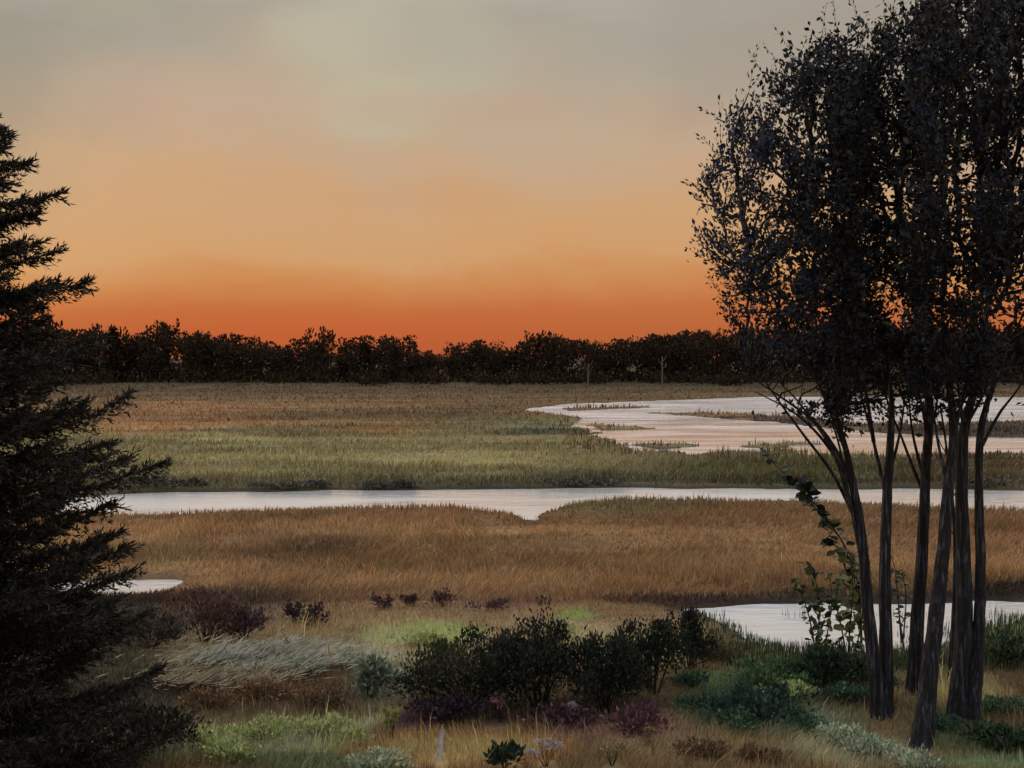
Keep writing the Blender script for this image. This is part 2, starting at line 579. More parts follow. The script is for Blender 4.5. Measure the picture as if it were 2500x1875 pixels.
# bands of marsh vegetation, by the row at which each lies from the bluff: tone of the grass
GAIN = 2.25
BANDS = [(357, (62, 46, 30)), (380, (58, 44, 29)), (392, (80, 61, 39)), (410, (112, 82, 52)), (424, (112, 88, 56)), (436, (104, 90, 60)), (455, (108, 95, 64)),
         (472, (98, 86, 57)), (486, (76, 68, 48)), (504, (110, 82, 54)), (520, (116, 82, 52)), (548, (114, 84, 54)), (585, (114, 83, 54)), (600, (100, 72, 50)),
         (625, (94, 74, 52)), (655, (82, 68, 46)), (690, (64, 48, 33)), (720, (66, 52, 35)), (768, (74, 56, 36)), (900, (70, 54, 36))]
SPOTS = [  # px, py, rx, ry, tone, strength
    (190, 420, 110, 14, (128, 88, 56), .8), (300, 452, 200, 16, (111, 100, 66), .8), (245, 440, 40, 9, (128, 115, 80), .8), (370, 416, 120, 5, (82, 64, 44), .7),
    (270, 435, 70, 4, (84, 68, 46), .6), (380, 430, 40, 5, (118, 82, 44), .7), (510, 424, 48, 4, (84, 92, 68), .7), (545, 432, 40, 4, (50, 58, 50), .7),
    (470, 415, 60, 10, (84, 66, 44), .7), (800, 470, 160, 14, (70, 64, 40), .9), (980, 470, 90, 16, (66, 50, 32), .8), (620, 478, 70, 6, (60, 58, 42), .6),
    (640, 455, 80, 5, (84, 74, 50), .6), (800, 423, 120, 5, (58, 44, 44), .9), (1000, 430, 130, 8, (58, 48, 46), .9),
    (620, 508, 80, 8, (88, 78, 50), .8), (960, 540, 120, 30, (102, 72, 47), .8), (230, 518, 90, 9, (92, 66, 44), .7), (260, 545, 110, 5, (72, 50, 38), .7),
    (180, 560, 40, 14, (126, 102, 70), .7), (230, 560, 40, 18, (126, 90, 60), .6), (500, 560, 160, 22, (118, 86, 55), .6), (740, 552, 70, 5, (92, 66, 42), .6),
    (700, 598, 110, 4, (52, 34, 34), .9), (870, 596, 120, 4, (46, 36, 34), .8), (1000, 594, 50, 5, (40, 30, 24), .8), (480, 604, 60, 4, (84, 58, 52), .7),
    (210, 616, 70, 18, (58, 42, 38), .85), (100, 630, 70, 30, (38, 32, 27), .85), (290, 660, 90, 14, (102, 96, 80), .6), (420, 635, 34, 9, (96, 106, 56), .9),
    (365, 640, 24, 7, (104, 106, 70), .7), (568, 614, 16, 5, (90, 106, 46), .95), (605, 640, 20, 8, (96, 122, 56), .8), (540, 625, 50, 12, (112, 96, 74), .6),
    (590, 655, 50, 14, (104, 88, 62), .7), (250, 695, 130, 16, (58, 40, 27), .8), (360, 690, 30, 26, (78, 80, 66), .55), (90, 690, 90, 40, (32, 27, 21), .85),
    (265, 744, 125, 12, (110, 111, 70), 1.0), (180, 752, 60, 8, (112, 112, 76), .7), (330, 765, 80, 10, (58, 64, 42), .9), (80, 760, 90, 16, (48, 46, 36), .8),
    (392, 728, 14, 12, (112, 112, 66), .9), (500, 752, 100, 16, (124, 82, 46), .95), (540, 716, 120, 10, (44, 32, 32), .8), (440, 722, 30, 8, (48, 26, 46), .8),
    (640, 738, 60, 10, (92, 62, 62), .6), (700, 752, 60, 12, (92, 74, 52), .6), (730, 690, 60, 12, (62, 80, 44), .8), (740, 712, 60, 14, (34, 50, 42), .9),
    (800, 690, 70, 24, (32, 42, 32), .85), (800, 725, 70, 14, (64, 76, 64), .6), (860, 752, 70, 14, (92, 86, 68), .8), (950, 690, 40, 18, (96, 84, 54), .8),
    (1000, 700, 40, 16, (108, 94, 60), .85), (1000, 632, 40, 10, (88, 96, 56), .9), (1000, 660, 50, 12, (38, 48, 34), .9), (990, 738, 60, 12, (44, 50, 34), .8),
    (740, 660, 50, 18, (74, 68, 48), .6), (860, 668, 60, 14, (46, 48, 34), .8), (1000, 760, 60, 8, (62, 80, 56), .7),
]


def tone(P):
    """vegetation colour (linear albedo) at marsh points P (n,2)"""
    d = np.maximum(P[:, 1], 12.0)
    wx = fbm(P[:, 0] * 0.10 + 9, d * 0.22, 4) - 0.5
    wy = fbm(P[:, 0] * 0.10 + 31, d * 0.22 + 7, 4) - 0.5
    py = HZ + EYE * F / d
    px = 512 + P[:, 0] / d * F
    sc_ = (py - HZ) / 300.0
    py = py + wy * (7 + 24 * sc_)
    px = px + wx * (60 + 80 * sc_)
    rows = np.array([r for r, _ in BANDS], float)
    cols = np.array([c for _, c in BANDS], float)
    out = np.stack([np.interp(py, rows, cols[:, i]) for i in range(3)], 1)
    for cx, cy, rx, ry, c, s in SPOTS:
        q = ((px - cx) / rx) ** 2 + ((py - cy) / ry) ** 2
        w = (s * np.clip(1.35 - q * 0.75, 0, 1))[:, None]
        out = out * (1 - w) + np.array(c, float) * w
    c = lin(out)
    lum = c @ np.array([0.3, 0.6, 0.1])
    c = lum[:, None] + (c - lum[:, None]) * 0.80
    c = c * np.array([1.0, 1.08, 0.98])
    c = c * np.clip(0.28 + 1.45 * fbm(P[:, 0] * 0.05 + 4, d * 0.34 + 11, 4), 0.35, 1.6)[:, None]
    return np.clip(c * (GAIN * (1 + 0.15 * np.clip((py - 495) / 20, 0, 1) + 1.15 * np.clip((py - 610) / 50, 0, 1)))[:, None], 0, 0.6)  # foreground colour is lifted to offset the grass's own shade


def bluff(x, y):
    t = np.clip((16.5 - y) / 13.5, 0, 1)
    return 6.2 * t * t * (3 - 2 * t)


def ground_z(P):
    s = water_dist(P)
    und = (fbm(P[:, 0] * 0.35, P[:, 1] * 0.35, 3) - 0.4) * 0.22
    dry = np.clip(s / 3.0, 0, 1)
    z = np.where(s < 0.6, np.clip((s - 0.15) * 0.22, -0.6, 0.10), 0.10) + und * dry
    return z - 0.03 + bluff(P[:, 0], P[:, 1]), s


ys = np.unique(np.concatenate([np.linspace(-60, 2, 16), np.linspace(2, 18, 22), np.linspace(18, 75, 190), 75 * (260 / 75) ** np.linspace(0, 1, 150), np.geomspace(260, 6000, 40)]))
xs = np.concatenate([-np.geomspace(150, 6000, 22)[::-1], np.linspace(-149, -45, 70), np.linspace(-44.5, 44.5, 200), np.linspace(45, 149, 70), np.geomspace(150, 6000, 22)])
GX, GY = np.meshgrid(xs, ys)
GP = np.stack([GX.ravel(), GY.ravel()], 1)
gz, gs = ground_z(GP)
gz = gz - np.clip((GP[:, 1] - 300) / 6000, 0, 1) * 0.1
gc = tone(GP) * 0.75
wet = np.clip(1 - gs / 0.8, 0, 1)[:, None]
gc = gc * (1 - 0.55 * wet)
nx, ny = len(xs), len(ys)
idx = np.arange(nx * ny).reshape(ny, nx)
quads = np.stack([idx[:-1, :-1], idx[:-1, 1:], idx[1:, 1:], idx[1:, :-1]], -1).reshape(-1, 4)
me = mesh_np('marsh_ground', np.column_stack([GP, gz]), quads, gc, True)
o = link('marsh_ground', me, M_GROUND)
tag(o, 'flat brown and olive salt marsh spreading to the distant trees', kind='structure')


def water_sheet(name, poly, grow, label, z=-0.075):
    c = poly.mean(0)
    lo, hi = poly.min(0) - grow, poly.max(0) + grow
    nxx, nyy = 24, 12
    gx, gy = np.meshgrid(np.linspace(lo[0], hi[0], nxx), np.linspace(lo[1], hi[1], nyy))
    V = np.column_stack([gx.ravel(), gy.ravel(), np.full(gx.size, z)])
    i = np.arange(nxx * nyy).reshape(nyy, nxx)
    Q = np.stack([i[:-1, :-1], i[:-1, 1:], i[1:, 1:], i[1:, :-1]], -1).reshape(-1, 4)
    o = link(name, mesh_np(name, V, Q, None, True), M_POND if name == 'far_pond' else M_WATER)
    return tag(o, label, kind='structure')


water_sheet('river', RIVER, 1.5, 'pale silver creek winding across the whole brown marsh')
water_sheet('far_pond', FAR_POND, 3.0, 'wide pink and blue pond reflecting sky below the tree line')
water_sheet('near_pond', NEAR_POND, 0.8, 'small white pond showing behind the slim dark trunks')
water_sheet('pool', POOL, 0.6, 'little pale pool of water beside the spruce')


def height_at(x, y):
    return float(ground_z(np.array([[x, y]]))[0][0])


def stand(px, py):
    p = gnd(px, py)
    p[2] = height_at(p[0], p[1]) - 0.02
    return p


# ------------------------------------------------------------------ grasses (nobody could count them)
def scatter(n, x0, x1, y0, y1, bank=0.25):
    px = rng.uniform(x0, x1, n)
    py = rng.uniform(y0, y1, n)
    d = EYE * F / (py - HZ)
    P = np.stack([(px - 512) / F * d, d], 1)
    z, s = ground_z(P)
    k = s > bank
    return P[k], z[k], s[k], px[k], py[k]


def grass(name, label, n, y0, y1, h, wpx, leanm=0.5, x0=-190, x1=1220, sel=None, tint=None, jit=0.22, cat='grass', bank=0.25, hvar=None):
    P, z, s, px, py = scatter(n, x0, x1, y0, y1, bank)
    if sel is not None:
        k = sel(P, px, py, s)
        P, z, s, px, py = P[k], z[k], s[k], px[k], py[k]
    c = tone(P) if tint is None else np.tile(lin(tint) * GAIN, (len(P), 1))
    c = c * np.exp(rng.normal(0, jit, (len(P), 1))) * np.exp(rng.normal(0, 0.06, (len(P), 3)))
    clump = fbm(P[:, 0] * 0.8, P[:, 1] * 0.8, 3)
    hh = h * (0.45 + 0.9 * clump) * rng.uniform(0.6, 1.25, len(P)) * np.clip(0.40 + np.abs(s) * 0.22, 0.35, 1)
    if hvar is not None:
        hh = hh * hvar(P, px, py)
    wd = wpx * P[:, 1] / F * rng.uniform(0.6, 1.3, len(P)) * 0.5
    a = fbm(P[:, 0] * 0.16 + 20, P[:, 1] * 0.16, 3) * 16 + rng.normal(0, 0.8, len(P))
    hh = hh * np.clip(0.25 + 1.5 * fbm(P[:, 0] * 0.22 + 60, P[:, 1] * 0.22, 3), 0.4, 1.7)
    le = (rng.random(len(P)) ** 1.3 * leanm * hh)[:, None] * np.stack([np.cos(a) + 0.3, np.sin(a)], 1)
    V, T, C = blades(np.column_stack([P, z - 0.02]), hh, wd, le, np.clip(c, 0, 0.7))
    o = link(name, mesh_np(name, V, T, C), M_GRASS)
    return tag(o, label, cat, kind='stuff')


grass('meadow_grass', 'olive and tan meadow grass between the creek and the far trees', 85000, 384, 494, 0.48, 1.3, 0.9)
grass('marsh_grass', 'brown marsh grass on the flat between creek and near pond', 100000, 494, 606, 0.36, 1.1, 1.2)
CLEAR = [(440, 770, 7, 13), (546, 777, 13, 11), (612, 777, 11, 9), (505, 778, 18, 10), (573, 716, 10, 8), (498, 732, 14, 8)]


def not_clear(P, px, py, s):
    k = np.ones(len(px), bool)
    for cx, cy, rx, ry in CLEAR:
        k &= ((px - cx) / rx) ** 2 + ((py - cy) / ry) ** 2 > 1
    return k


grass('foreground_grass', 'tangled brown and green grass in the foreground', 120000, 600, 800, 0.22, 1.0, 0.9, sel=not_clear)
grass('tall_weeds', 'tall coarse weeds sticking out of the foreground grass', 4200, 626, 800, 0.5, 1.4, 0.8, sel=lambda P, px, py, s: not_clear(P, px, py, s) & (fbm(P[:, 0] * 0.9, P[:, 1] * 0.9 + 40, 2) > 0.5), jit=0.45)


# ------------------------------------------------------------------ tree growing by space colonisation
def grow(attract, seeds, step=0.25, reach=2.4, kill=0.42, iters=90, droop=0.0):
    """seeds: list of (point, parent index) forming the trunk; returns nodes, parents"""
    N = [np.array(p, float) for p, _ in seeds]
    par = [q for _, q in seeds]
    A = attract.copy()
    for it in range(iters):
        if len(A) == 0:
            break
        arr = np.array(N)
        d = np.linalg.norm(A[:, None] - arr[None], axis=2)
        near = d.argmin(1)
        dm = d[np.arange(len(A)), near]
        act = dm < reach * (1.0 if it > 6 else 2.0)
        if not act.any():
            break
        dirs = {}
        for a, i in zip(A[act], near[act]):
            v = a - arr[i]
            dirs.setdefault(i, []).append(v / (np.linalg.norm(v) + 1e-6))
        added = 0
        new = []
        for i, vs in dirs.items():
            v = np.mean(vs, 0) + rng.normal(0, 0.16, 3) + np.array([0, 0, 0.10 - droop])
            v /= np.linalg.norm(v) + 1e-6
            new.append((arr[i] + v * step, i))
        for p, i in new:
            if np.min(((arr - p) ** 2).sum(1)) < (0.3 * step) ** 2:
                continue
            N.append(p)
            par.append(i)
            added += 1
        if added == 0:
            break
        arr = np.array(N)
        d = np.min(np.linalg.norm(A[:, None] - arr[None, -max(added, 1):], axis=2), 1)
        A = A[d > kill]
    return np.array(N), np.array(par)


def chains(N, par, n_seed):
    """split the node tree into polylines by following the heaviest child; returns list of (indices, weight at base), weights"""
    n = len(N)
    wt = np.ones(n)
    for i in range(n - 1, 0, -1):
        if par[i] >= 0:
            wt[par[i]] += wt[i]
    kids = [[] for _ in range(n)]
    for i in range(n):
        if par[i] >= 0:
            kids[par[i]].append(i)
    out = []
    stack = [(0, -1)]
    while stack:
        s, p = stack.pop()
        line = [p] if p >= 0 else []
        cur = s
        while True:
            line.append(cur)
            ks = sorted(kids[cur], key=lambda k: -wt[k])
            if not ks:
                break
            for k in ks[1:]:
                stack.append((k, cur))
            cur = ks[0]
        out.append(line)
    return out, wt


def in_poly(p, poly):
    return sdist(p, np.array(poly, float)) < 0


# crown of the right-hand stand, as seen from the bluff at about 24 m
CROWN = [(800, 50), (752, 88), (716, 128), (706, 180), (690, 222), (700, 259), (712, 296), (726, 330), (748, 368), (772, 398), (800, 396), (826, 416), (850, 424), (872, 404), (900, 418), (926, 398), (948, 414), (972, 396), (1000, 412), (1030, 396), (1075, 400),
         (1140, 350), (1185, 250), (1175, 120), (1115, 0), (1050, -60), (980, -55), (915, -12), (856, 22)]
TREES = [  # label, stems [(picture points, base depth, top depth, base radius m)], crown column x range, crown depth, leaf density
    dict(label='twin-stemmed dark tree with bare limbs fanning left over the pond', x=(680, 850), depth=24.0,
         stems=[([(878, 725), (876, 690), (866, 600), (858, 520), (846, 450), (832, 395)], 24.0, 23.8, .155),
                ([(885, 725), (886, 660), (885, 560), (887, 480), (889, 410), (884, 350)], 24.1, 24.3, .15)],
         limbs=[[(850, 470), (820, 425), (780, 395), (742, 372)], [(858, 520), (832, 470), (800, 428), (768, 385), (740, 345)], [(852, 480), (826, 440), (796, 412), (756, 392)], [(862, 560), (850, 500), (838, 440), (822, 400)], [(885, 500), (872, 440), (862, 400), (852, 350)], [(887, 480), (900, 430), (906, 390)], [(856, 505), (838, 452), (806, 408), (778, 380)], [(846, 450), (815, 375), (775, 300), (745, 240)], [(866, 445), (858, 380), (840, 300), (815, 190)]]),
    dict(label='slender dark tree with a high side fork standing between leaning trunks', x=(850, 925), depth=25.6,
         stems=[([(914, 696), (917, 620), (922, 540), (925, 470), (928, 400), (918, 330), (905, 240)], 25.9, 25.4, .15)],
         limbs=[[(921, 500), (910, 470), (900, 440), (886, 400), (870, 330)], [(926, 450), (936, 410), (938, 370)], [(924, 480), (912, 430), (908, 385)], [(927, 440), (920, 400), (908, 360)]]),
    dict(label='dark tree trunk leaning right across its neighbours, rooted lowest on the bank', x=(925, 990), depth=22.6,
         stems=[([(921, 754), (928, 690), (937, 620), (944, 560), (950, 490), (955, 430), (950, 370), (944, 290)], 22.15, 23.0, .17)],
         limbs=[[(955, 430), (966, 385), (972, 330), (965, 250)], [(950, 490), (938, 440), (932, 395)]]),
    dict(label='thickest straight dark trunk of the stand, forking at creek height', x=(990, 1055), depth=24.2,
         stems=[([(959, 724), (963, 650), (964, 580), (962, 510), (964, 440), (978, 380), (992, 300)], 24.0, 24.4, .19)],
         limbs=[[(964, 440), (958, 390), (950, 350)], [(965, 430), (984, 395), (1004, 350)]]),
    dict(label='slim dark trunk on the outer side, its fork bending away from the pond', x=(1055, 1200), depth=24.6,
         stems=[([(972, 726), (979, 650), (982, 580), (980, 500), (982, 430), (996, 380), (1030, 300)], 23.8, 24.8, .13)],
         limbs=[[(982, 450), (1000, 415), (1018, 390), (1050, 340)]]),
]


def leaf_cols(n, tones, jit=0.3):
    t = lin(np.array(tones, float))[rng.integers(0, len(tones), n)]
    return np.clip(t * np.exp(rng.normal(0, jit, (n, 1))), 0, 0.5)


def stem_line(pts, d0, d1, n=None):
    m = len(pts)
    P = np.array([at(px, py, d0 + (d1 - d0) * i / (m - 1)) for i, (px, py) in enumerate(pts)])
    return smooth_line(P, n or (m * 5))


def build_tree(T):
    root_pt = stem_line(T['stems'][0][0], T['stems'][0][1], T['stems'][0][2])[0]
    root_pt[2] = height_at(root_pt[0], root_pt[1]) - 0.05
    root = thing('tree', root_pt, T['label'], 'tree', 'slender trees of the stand by the near pond')
    # attraction cloud inside this tree's share of the crown
    x0, x1 = T['x']
    n_try = 14000
    q = np.stack([rng.uniform(x0 - 18, x1 + 18, n_try), rng.uniform(-70, 425, n_try)], 1)
    sdv = sdist(q, np.array(CROWN, float))
    dens = fbm(q[:, 0] * 0.02 + 3, q[:, 1] * 0.02, 3)
    k = (sdv < 0) & (dens > 0.30)
    q, sdv = q[k], sdv[k]
    m = int(470 * (x1 - x0) / 75 * 1.5)
    m = min(m, len(q))
    q, sdv = q[:m], sdv[:m]
    thick = np.clip(np.sqrt(np.clip(-sdv, 0, 90) / 90), 0.25, 1) * 2.6
    dep = T['depth'] + rng.uniform(-1, 1, m) * thick
    A = np.array([at(a, c, d) for (a, c), d in zip(q, dep)])
    seeds, lines = [], []
    for pts, d0, d1, r0 in T['stems']:
        L = stem_line(pts, d0, d1)
        L[0, 2] = min(L[0, 2], height_at(L[0, 0], L[0, 1])) - 0.12
        lines.append((L, r0))
    for pts in T['limbs']:
        L = stem_line(pts, T['depth'], T['depth'] + rng.uniform(-0.9, 0.9))
        # start the limb on the nearest stem point
        allp = np.concatenate([l for l, _ in lines])
        j = np.linalg.norm(allp - L[0], axis=1).argmin()
        L = L + (allp[j] - L[0]) * np.linspace(1, 0, len(L))[:, None]
        lines.append((L, -0.055))
    # trunk(s)
    for i, (L, r0) in enumerate(lines):
        if r0 > 0:
            t = np.linspace(0, 1, len(L))
            rad = r0 * 1.12 * (1 - 0.62 * t - 0.28 * t ** 4) * (1 + 0.45 * np.exp(-t * 14))
            L = L + np.cumsum(rng.normal(0, 0.006, L.shape), 0) * np.array([1, 1, 0])
            V, Tr = tube(L - root_pt, rad, 12, True, 0.10)
            link('trunk', mesh_np('trunk', V, Tr, None, True), M_BARK, root)
        else:
            rad = np.linspace(0.046, 0.010, len(L))
            V, Tr = tube(L - root_pt, rad, 8, True, 0.1)
            link('limb', mesh_np('limb', V, Tr, None, True), M_BARK, root)
    # seeds: stem tops (crown part) and limbs
    first = True
    for L, r0 in lines:
        S = L[len(L) // 2:] if r0 > 0 else L[2:]
        S = S[::2]
        for j, p in enumerate(S):
            seeds.append((p, len(seeds) - 1 if (j > 0 or not first) else -1))
            first = False
    ns = len(seeds)
    N, par = grow(A, seeds)
    ch, wt = chains(N, par, ns)
    parts = []
    for line in ch:
        if len(line) < 2:
            continue
        line = [i for i in line]
        if all(i < ns for i in line):
            continue
        # drop the part of the chain that runs along the trunk
        while len(line) > 2 and line[1] < ns:
            line = line[1:]
        pts = N[line] - root_pt
        rad = 0.0075 * np.sqrt(wt[line]) + 0.004
        rad = np.minimum(rad, 0.06)
        if line[0] < ns:
            rad[0] = rad[1]
        if np.linalg.norm(pts[1] - pts[0]) > 1.0:
            pts, rad = pts[1:], rad[1:]
            if len(pts) < 2:
                continue
        parts.append(tube(pts, rad, 4, True))
    V, Tr = join(parts)
    link('branches', mesh_np('branches', V, Tr, None, True), M_BARK, root)['kind'] = 'stuff'
    # leaves on the outer twigs
    dirs = np.zeros_like(N)
    for i in range(len(N)):
        if par[i] >= 0:
            dirs[i] = N[i] - N[par[i]]
    tip = (wt <= 7) & (np.arange(len(N)) >= ns)
    idx_ = np.nonzero(tip)[0]
    px = 512 + N[idx_, 0] / N[idx_, 1] * F
    # leaf number thins out towards the ragged left side
    per = np.where(px < 745, 26, np.where(px < 800, 36, 42))
    per = np.maximum(1, (per * np.clip(rng.lognormal(-0.15, 0.75, len(per)), 0.1, 3.2))).astype(int)
    rep = np.repeat(idx_, per)
    n = len(rep)
    base = N[rep] + rng.normal(0, 0.13, (n, 3)) * np.array([1, 1, 1.2]) - dirs[rep] * rng.random((n, 1))
    D = unit(dirs[rep]) * 0.7 + rng.normal(0, 0.55, (n, 3)) + np.array([-0.05, 0, 0.45])
    L_ = rng.uniform(0.07, 0.165, n)
    col = leaf_cols(n, [(30, 42, 66), (25, 31, 38), (40, 40, 34), (32, 44, 52), (22, 30, 54), (48, 46, 36)], 0.3)
    def gap(Q):
        u, v = Q[:, 0], Q[:, 2]
        g_ = fbm(u * 0.95 + 50, v * 0.95 + 3, 2)
        low = np.clip((9.6 - v) / 3.0, 0, 1)             # airier towards the foot of the crown
        left = np.clip((6.2 - u) / 2.2, 0, 1)
        return g_ > 0.19 + 0.36 * low * (v > 7.0) + 0.06 * left + 0.04 * rng.random(len(u))
    kp = gap(base)
    base, D, L_, col, rep = base[kp], D[kp], L_[kp], col[kp], rep[kp]
    bluish = np.clip((840 - (512 + base[:, 0] / base[:, 1] * F)) / 120, 0, 1)[:, None]
    col = col * (1.15 + bluish * np.array([0.7, 1.0, 1.35]))
    V1, T1, C1 = leaves(base, D, L_, L_ * 0.24, col)
    inner = np.nonzero((wt <= 26) & (np.arange(len(N)) >= ns))[0]
    ipx = 512 + N[inner, 0] / N[inner, 1] * F
    inner = np.repeat(inner, np.where(ipx < 760, 0, np.where(N[inner, 2] < 9.5, 4, np.where(ipx < 820, 7, 12))))
    ni = len(inner)
    bi = N[inner] + rng.normal(0, 0.30, (ni, 3))
    Li = rng.uniform(0.10, 0.22, ni)
    kp = gap(bi)
    bi, Li = bi[kp], Li[kp]
    ni = len(bi)
    V3, T3, C3 = leaves(bi, rng.normal(0, 0.6, (ni, 3)) + np.array([0, 0, 0.5]), Li, Li * 0.25, leaf_cols(ni, [(28, 31, 33), (24, 26, 34), (40, 38, 30)], 0.3))
    # long upright shoots breaking the outline
    ends = idx_[wt[idx_] <= 1.5]
    e = rng.choice(ends, int(len(ends) * 0.8), replace=False)
    ns_ = 15
    tt = np.linspace(0.1, 1, ns_)
    sh = []
    sd_ = unit(unit(dirs[e]) * 0.8 + np.array([-0.22, 0, 0.85]) + rng.normal(0, 0.2, (len(e), 3)))
    sl = rng.uniform(0.3, 1.25, len(e))
    bp = (N[e][:, None] + sd_[:, None] * (sl[:, None] * tt)[..., None]).reshape(-1, 3) + rng.normal(0, 0.025, (len(e) * ns_, 3))
    bd = np.repeat(sd_, ns_, 0) + rng.normal(0, 0.4, (len(e) * ns_, 3))
    bl = rng.uniform(0.06, 0.15, len(bp))
    col2 = leaf_cols(len(bp), [(40, 46, 60), (34, 38, 42), (46, 46, 40)], 0.25)
    V2, T2, C2 = leaves(bp, bd, bl, bl * 0.2, col2)
    tw = [tube(np.array([N[a], N[a] + sd_[i] * sl[i]]) - root_pt, [0.006, 0.002], 3, False) for i, a in enumerate(e)]
    Vt, Tt = join(tw)
    link('twigs', mesh_np('twigs', Vt, Tt), M_BARK, root)['kind'] = 'stuff'
    V, Tr, C = join([(V1, T1, C1), (V2, T2, C2), (V3, T3, C3)])
    link('crown', mesh_np('crown', V - root_pt, Tr, C), M_LEAF, root)
    return root


for T in TREES:
    build_tree(T)

# thin bare stem behind the stand
pl = stem_line([(949, 686), (953, 620), (955, 560), (953, 500), (946, 440), (940, 400)], 26.8, 26.4, 24)
rt = thing('thin_tree', pl[0], 'thin bare stem standing behind the thick straight trunk', 'tree')
V, Tr = tube(pl - pl[0] - np.array([0, 0, 0.1]), np.linspace(0.06, 0.02, len(pl)), 8)
link('trunk', mesh_np('trunk', V, Tr, None, True), M_BARK, rt)
parts = []
for k_ in (8, 11, 14, 17, 19, 21):
    a = pl[k_] - pl[0]
    s = random.choice((-1, 1))
    e = np.array([a, a + [0.18 * s, 0, 0.3], a + [0.32 * s, 0.05, 0.75]])
    parts.append(tube(e, [0.016, 0.011, 0.004], 4))
V, Tr = join(parts)
link('twigs', mesh_np('twigs', V, Tr, None, True), M_BARK, rt)

# ------------------------------------------------------------------ spruce at the left edge
def build_spruce():
    d = 19.6
    base = np.array([(-64 - 512) / F * d, d, 0.0])
    base[2] = height_at(base[0], base[1]) - 0.05
    H = at(0, 8, d)[2] - base[2]
    root = thing('spruce_tree', base, 'tall dark spruce with ragged upswept boughs beside the little pool', 'tree')
    tr = np.array([[0.05 * math.sin(t * 5), 0, t * H] for t in np.linspace(0, 1, 20)])
    V, Tr = tube(tr - [0, 0, 0.1], np.linspace(0.24, 0.02, 20), 10, True, 0.1)
    link('trunk', mesh_np('trunk', V, Tr, None, True), M_BARK2, root)
    limbs, lv = [], []
    specs = []
    z = 0.25
    while z < H - 0.3:
        t = z / H
        rad = 4.25 * (1 - t) ** 0.78 + 0.15
        pyz = HZ + (EYE - z - base[2]) * F / d
        rad *= 1 - 0.24 * math.exp(-((pyz - 512) / 22.0) ** 2)
        nb = 8 if t < 0.75 else 6
        a0 = rng.random() * 6.28
        for k in range(nb):
            L = rad * rng.choice([0.66, 0.78, 0.86, 0.95, 1.02], p=[.2, .28, .3, .18, .04])
            specs.append((z + rng.normal(0, 0.10), a0 + k * 6.283 / nb + rng.normal(0, 0.22), L, t))
        z += 0.20 + 0.12 * t + rng.random() * 0.08
    # long boughs that stand out to the right
    for py, px in [(196, 50), (278, 84), (322, 96), (412, 108), (440, 120), (480, 152), (474, 140), (540, 135), (655, 158), (712, 175)]:
        zz = EYE - (py - HZ) / F * d - base[2]
        L = (px + 64) / F * d
        specs.append((zz - 0.10 * L, rng.normal(0.0, 0.12), L, max(zz, 0) / H))
    for z, a, L, t in specs:
        ca, sa = math.cos(a), math.sin(a)
        sag = 0.20 * (1 - t) - 0.22 * t + rng.normal(0, 0.10)
        u = np.linspace(0, 1, 9)
        rr = L * u
        zz = z - sag * L * np.sin(u * math.pi * 0.62) * 0.9 + rng.uniform(0.05, 0.26) * L * u ** 2.6
        pts = np.stack([rr * ca, rr * sa, np.maximum(zz, 0.05)], 1)
        pts += np.cumsum(rng.normal(0, 0.012 * L / 3, pts.shape), 0)
        limbs.append(tube(pts, np.linspace(0.010 + 0.011 * L, 0.005, 9), 4))
        side = np.array([-sa, ca, 0.0])
        # side twigs carrying needles
        nt_ = max(7, int(L * 13))
        for s in np.linspace(0.16, 1.0, nt_):
            i = min(int(s * 8), 7)
            p = pts[i] + (pts[i + 1] - pts[i]) * (s * 8 - i)
            fw = unit(pts[i + 1] - pts[i])
            tl = (0.24 + 0.42 * L * 0.32 * math.sin(min(s * 1.15, 1) * math.pi * 0.92)) * rng.uniform(0.6, 1.2)
            for sg in (-1, 1):
                dr = unit(fw * 0.8 + side * sg * rng.uniform(0.3, 1.0) + np.array([0, 0, rng.uniform(-0.75, 0.35)]))
                lv.append((p, dr, tl))
            if s > 0.93:
                lv.append((p, fw, tl * 0.9))
    V, Tr = join(limbs)
    link('boughs', mesh_np('boughs', V, Tr, None, True), M_BARK2, root)['kind'] = 'stuff'
    P = np.array([q[0] for q in lv])
    D = np.array([q[1] for q in lv])
    Ls = np.array([q[2] for q in lv])
    m = 14
    tt = np.linspace(0.0, 0.95, m)
    bp = (P[:, None] + D[:, None] * (Ls[:, None] * tt)[..., None]).reshape(-1, 3)
    n = len(bp)
    bd = np.repeat(D, m, 0) * 1.0 + rng.normal(0, 0.50, (n, 3)) + np.array([0, 0, 0.12])
    bl = rng.uniform(0.09, 0.19, n)
    col = leaf_cols(n, [(44, 43, 40), (54, 55, 45), (42, 42, 48), (66, 64, 54), (50, 44, 36)], 0.3)
    V, Tr, C = leaves(bp, bd, bl, 0.012 + 0.009 * rng.random(n), col)
    link('needles', mesh_np('needles', V, Tr, C), M_LEAF, root)['kind'] = 'stuff'


build_spruce()

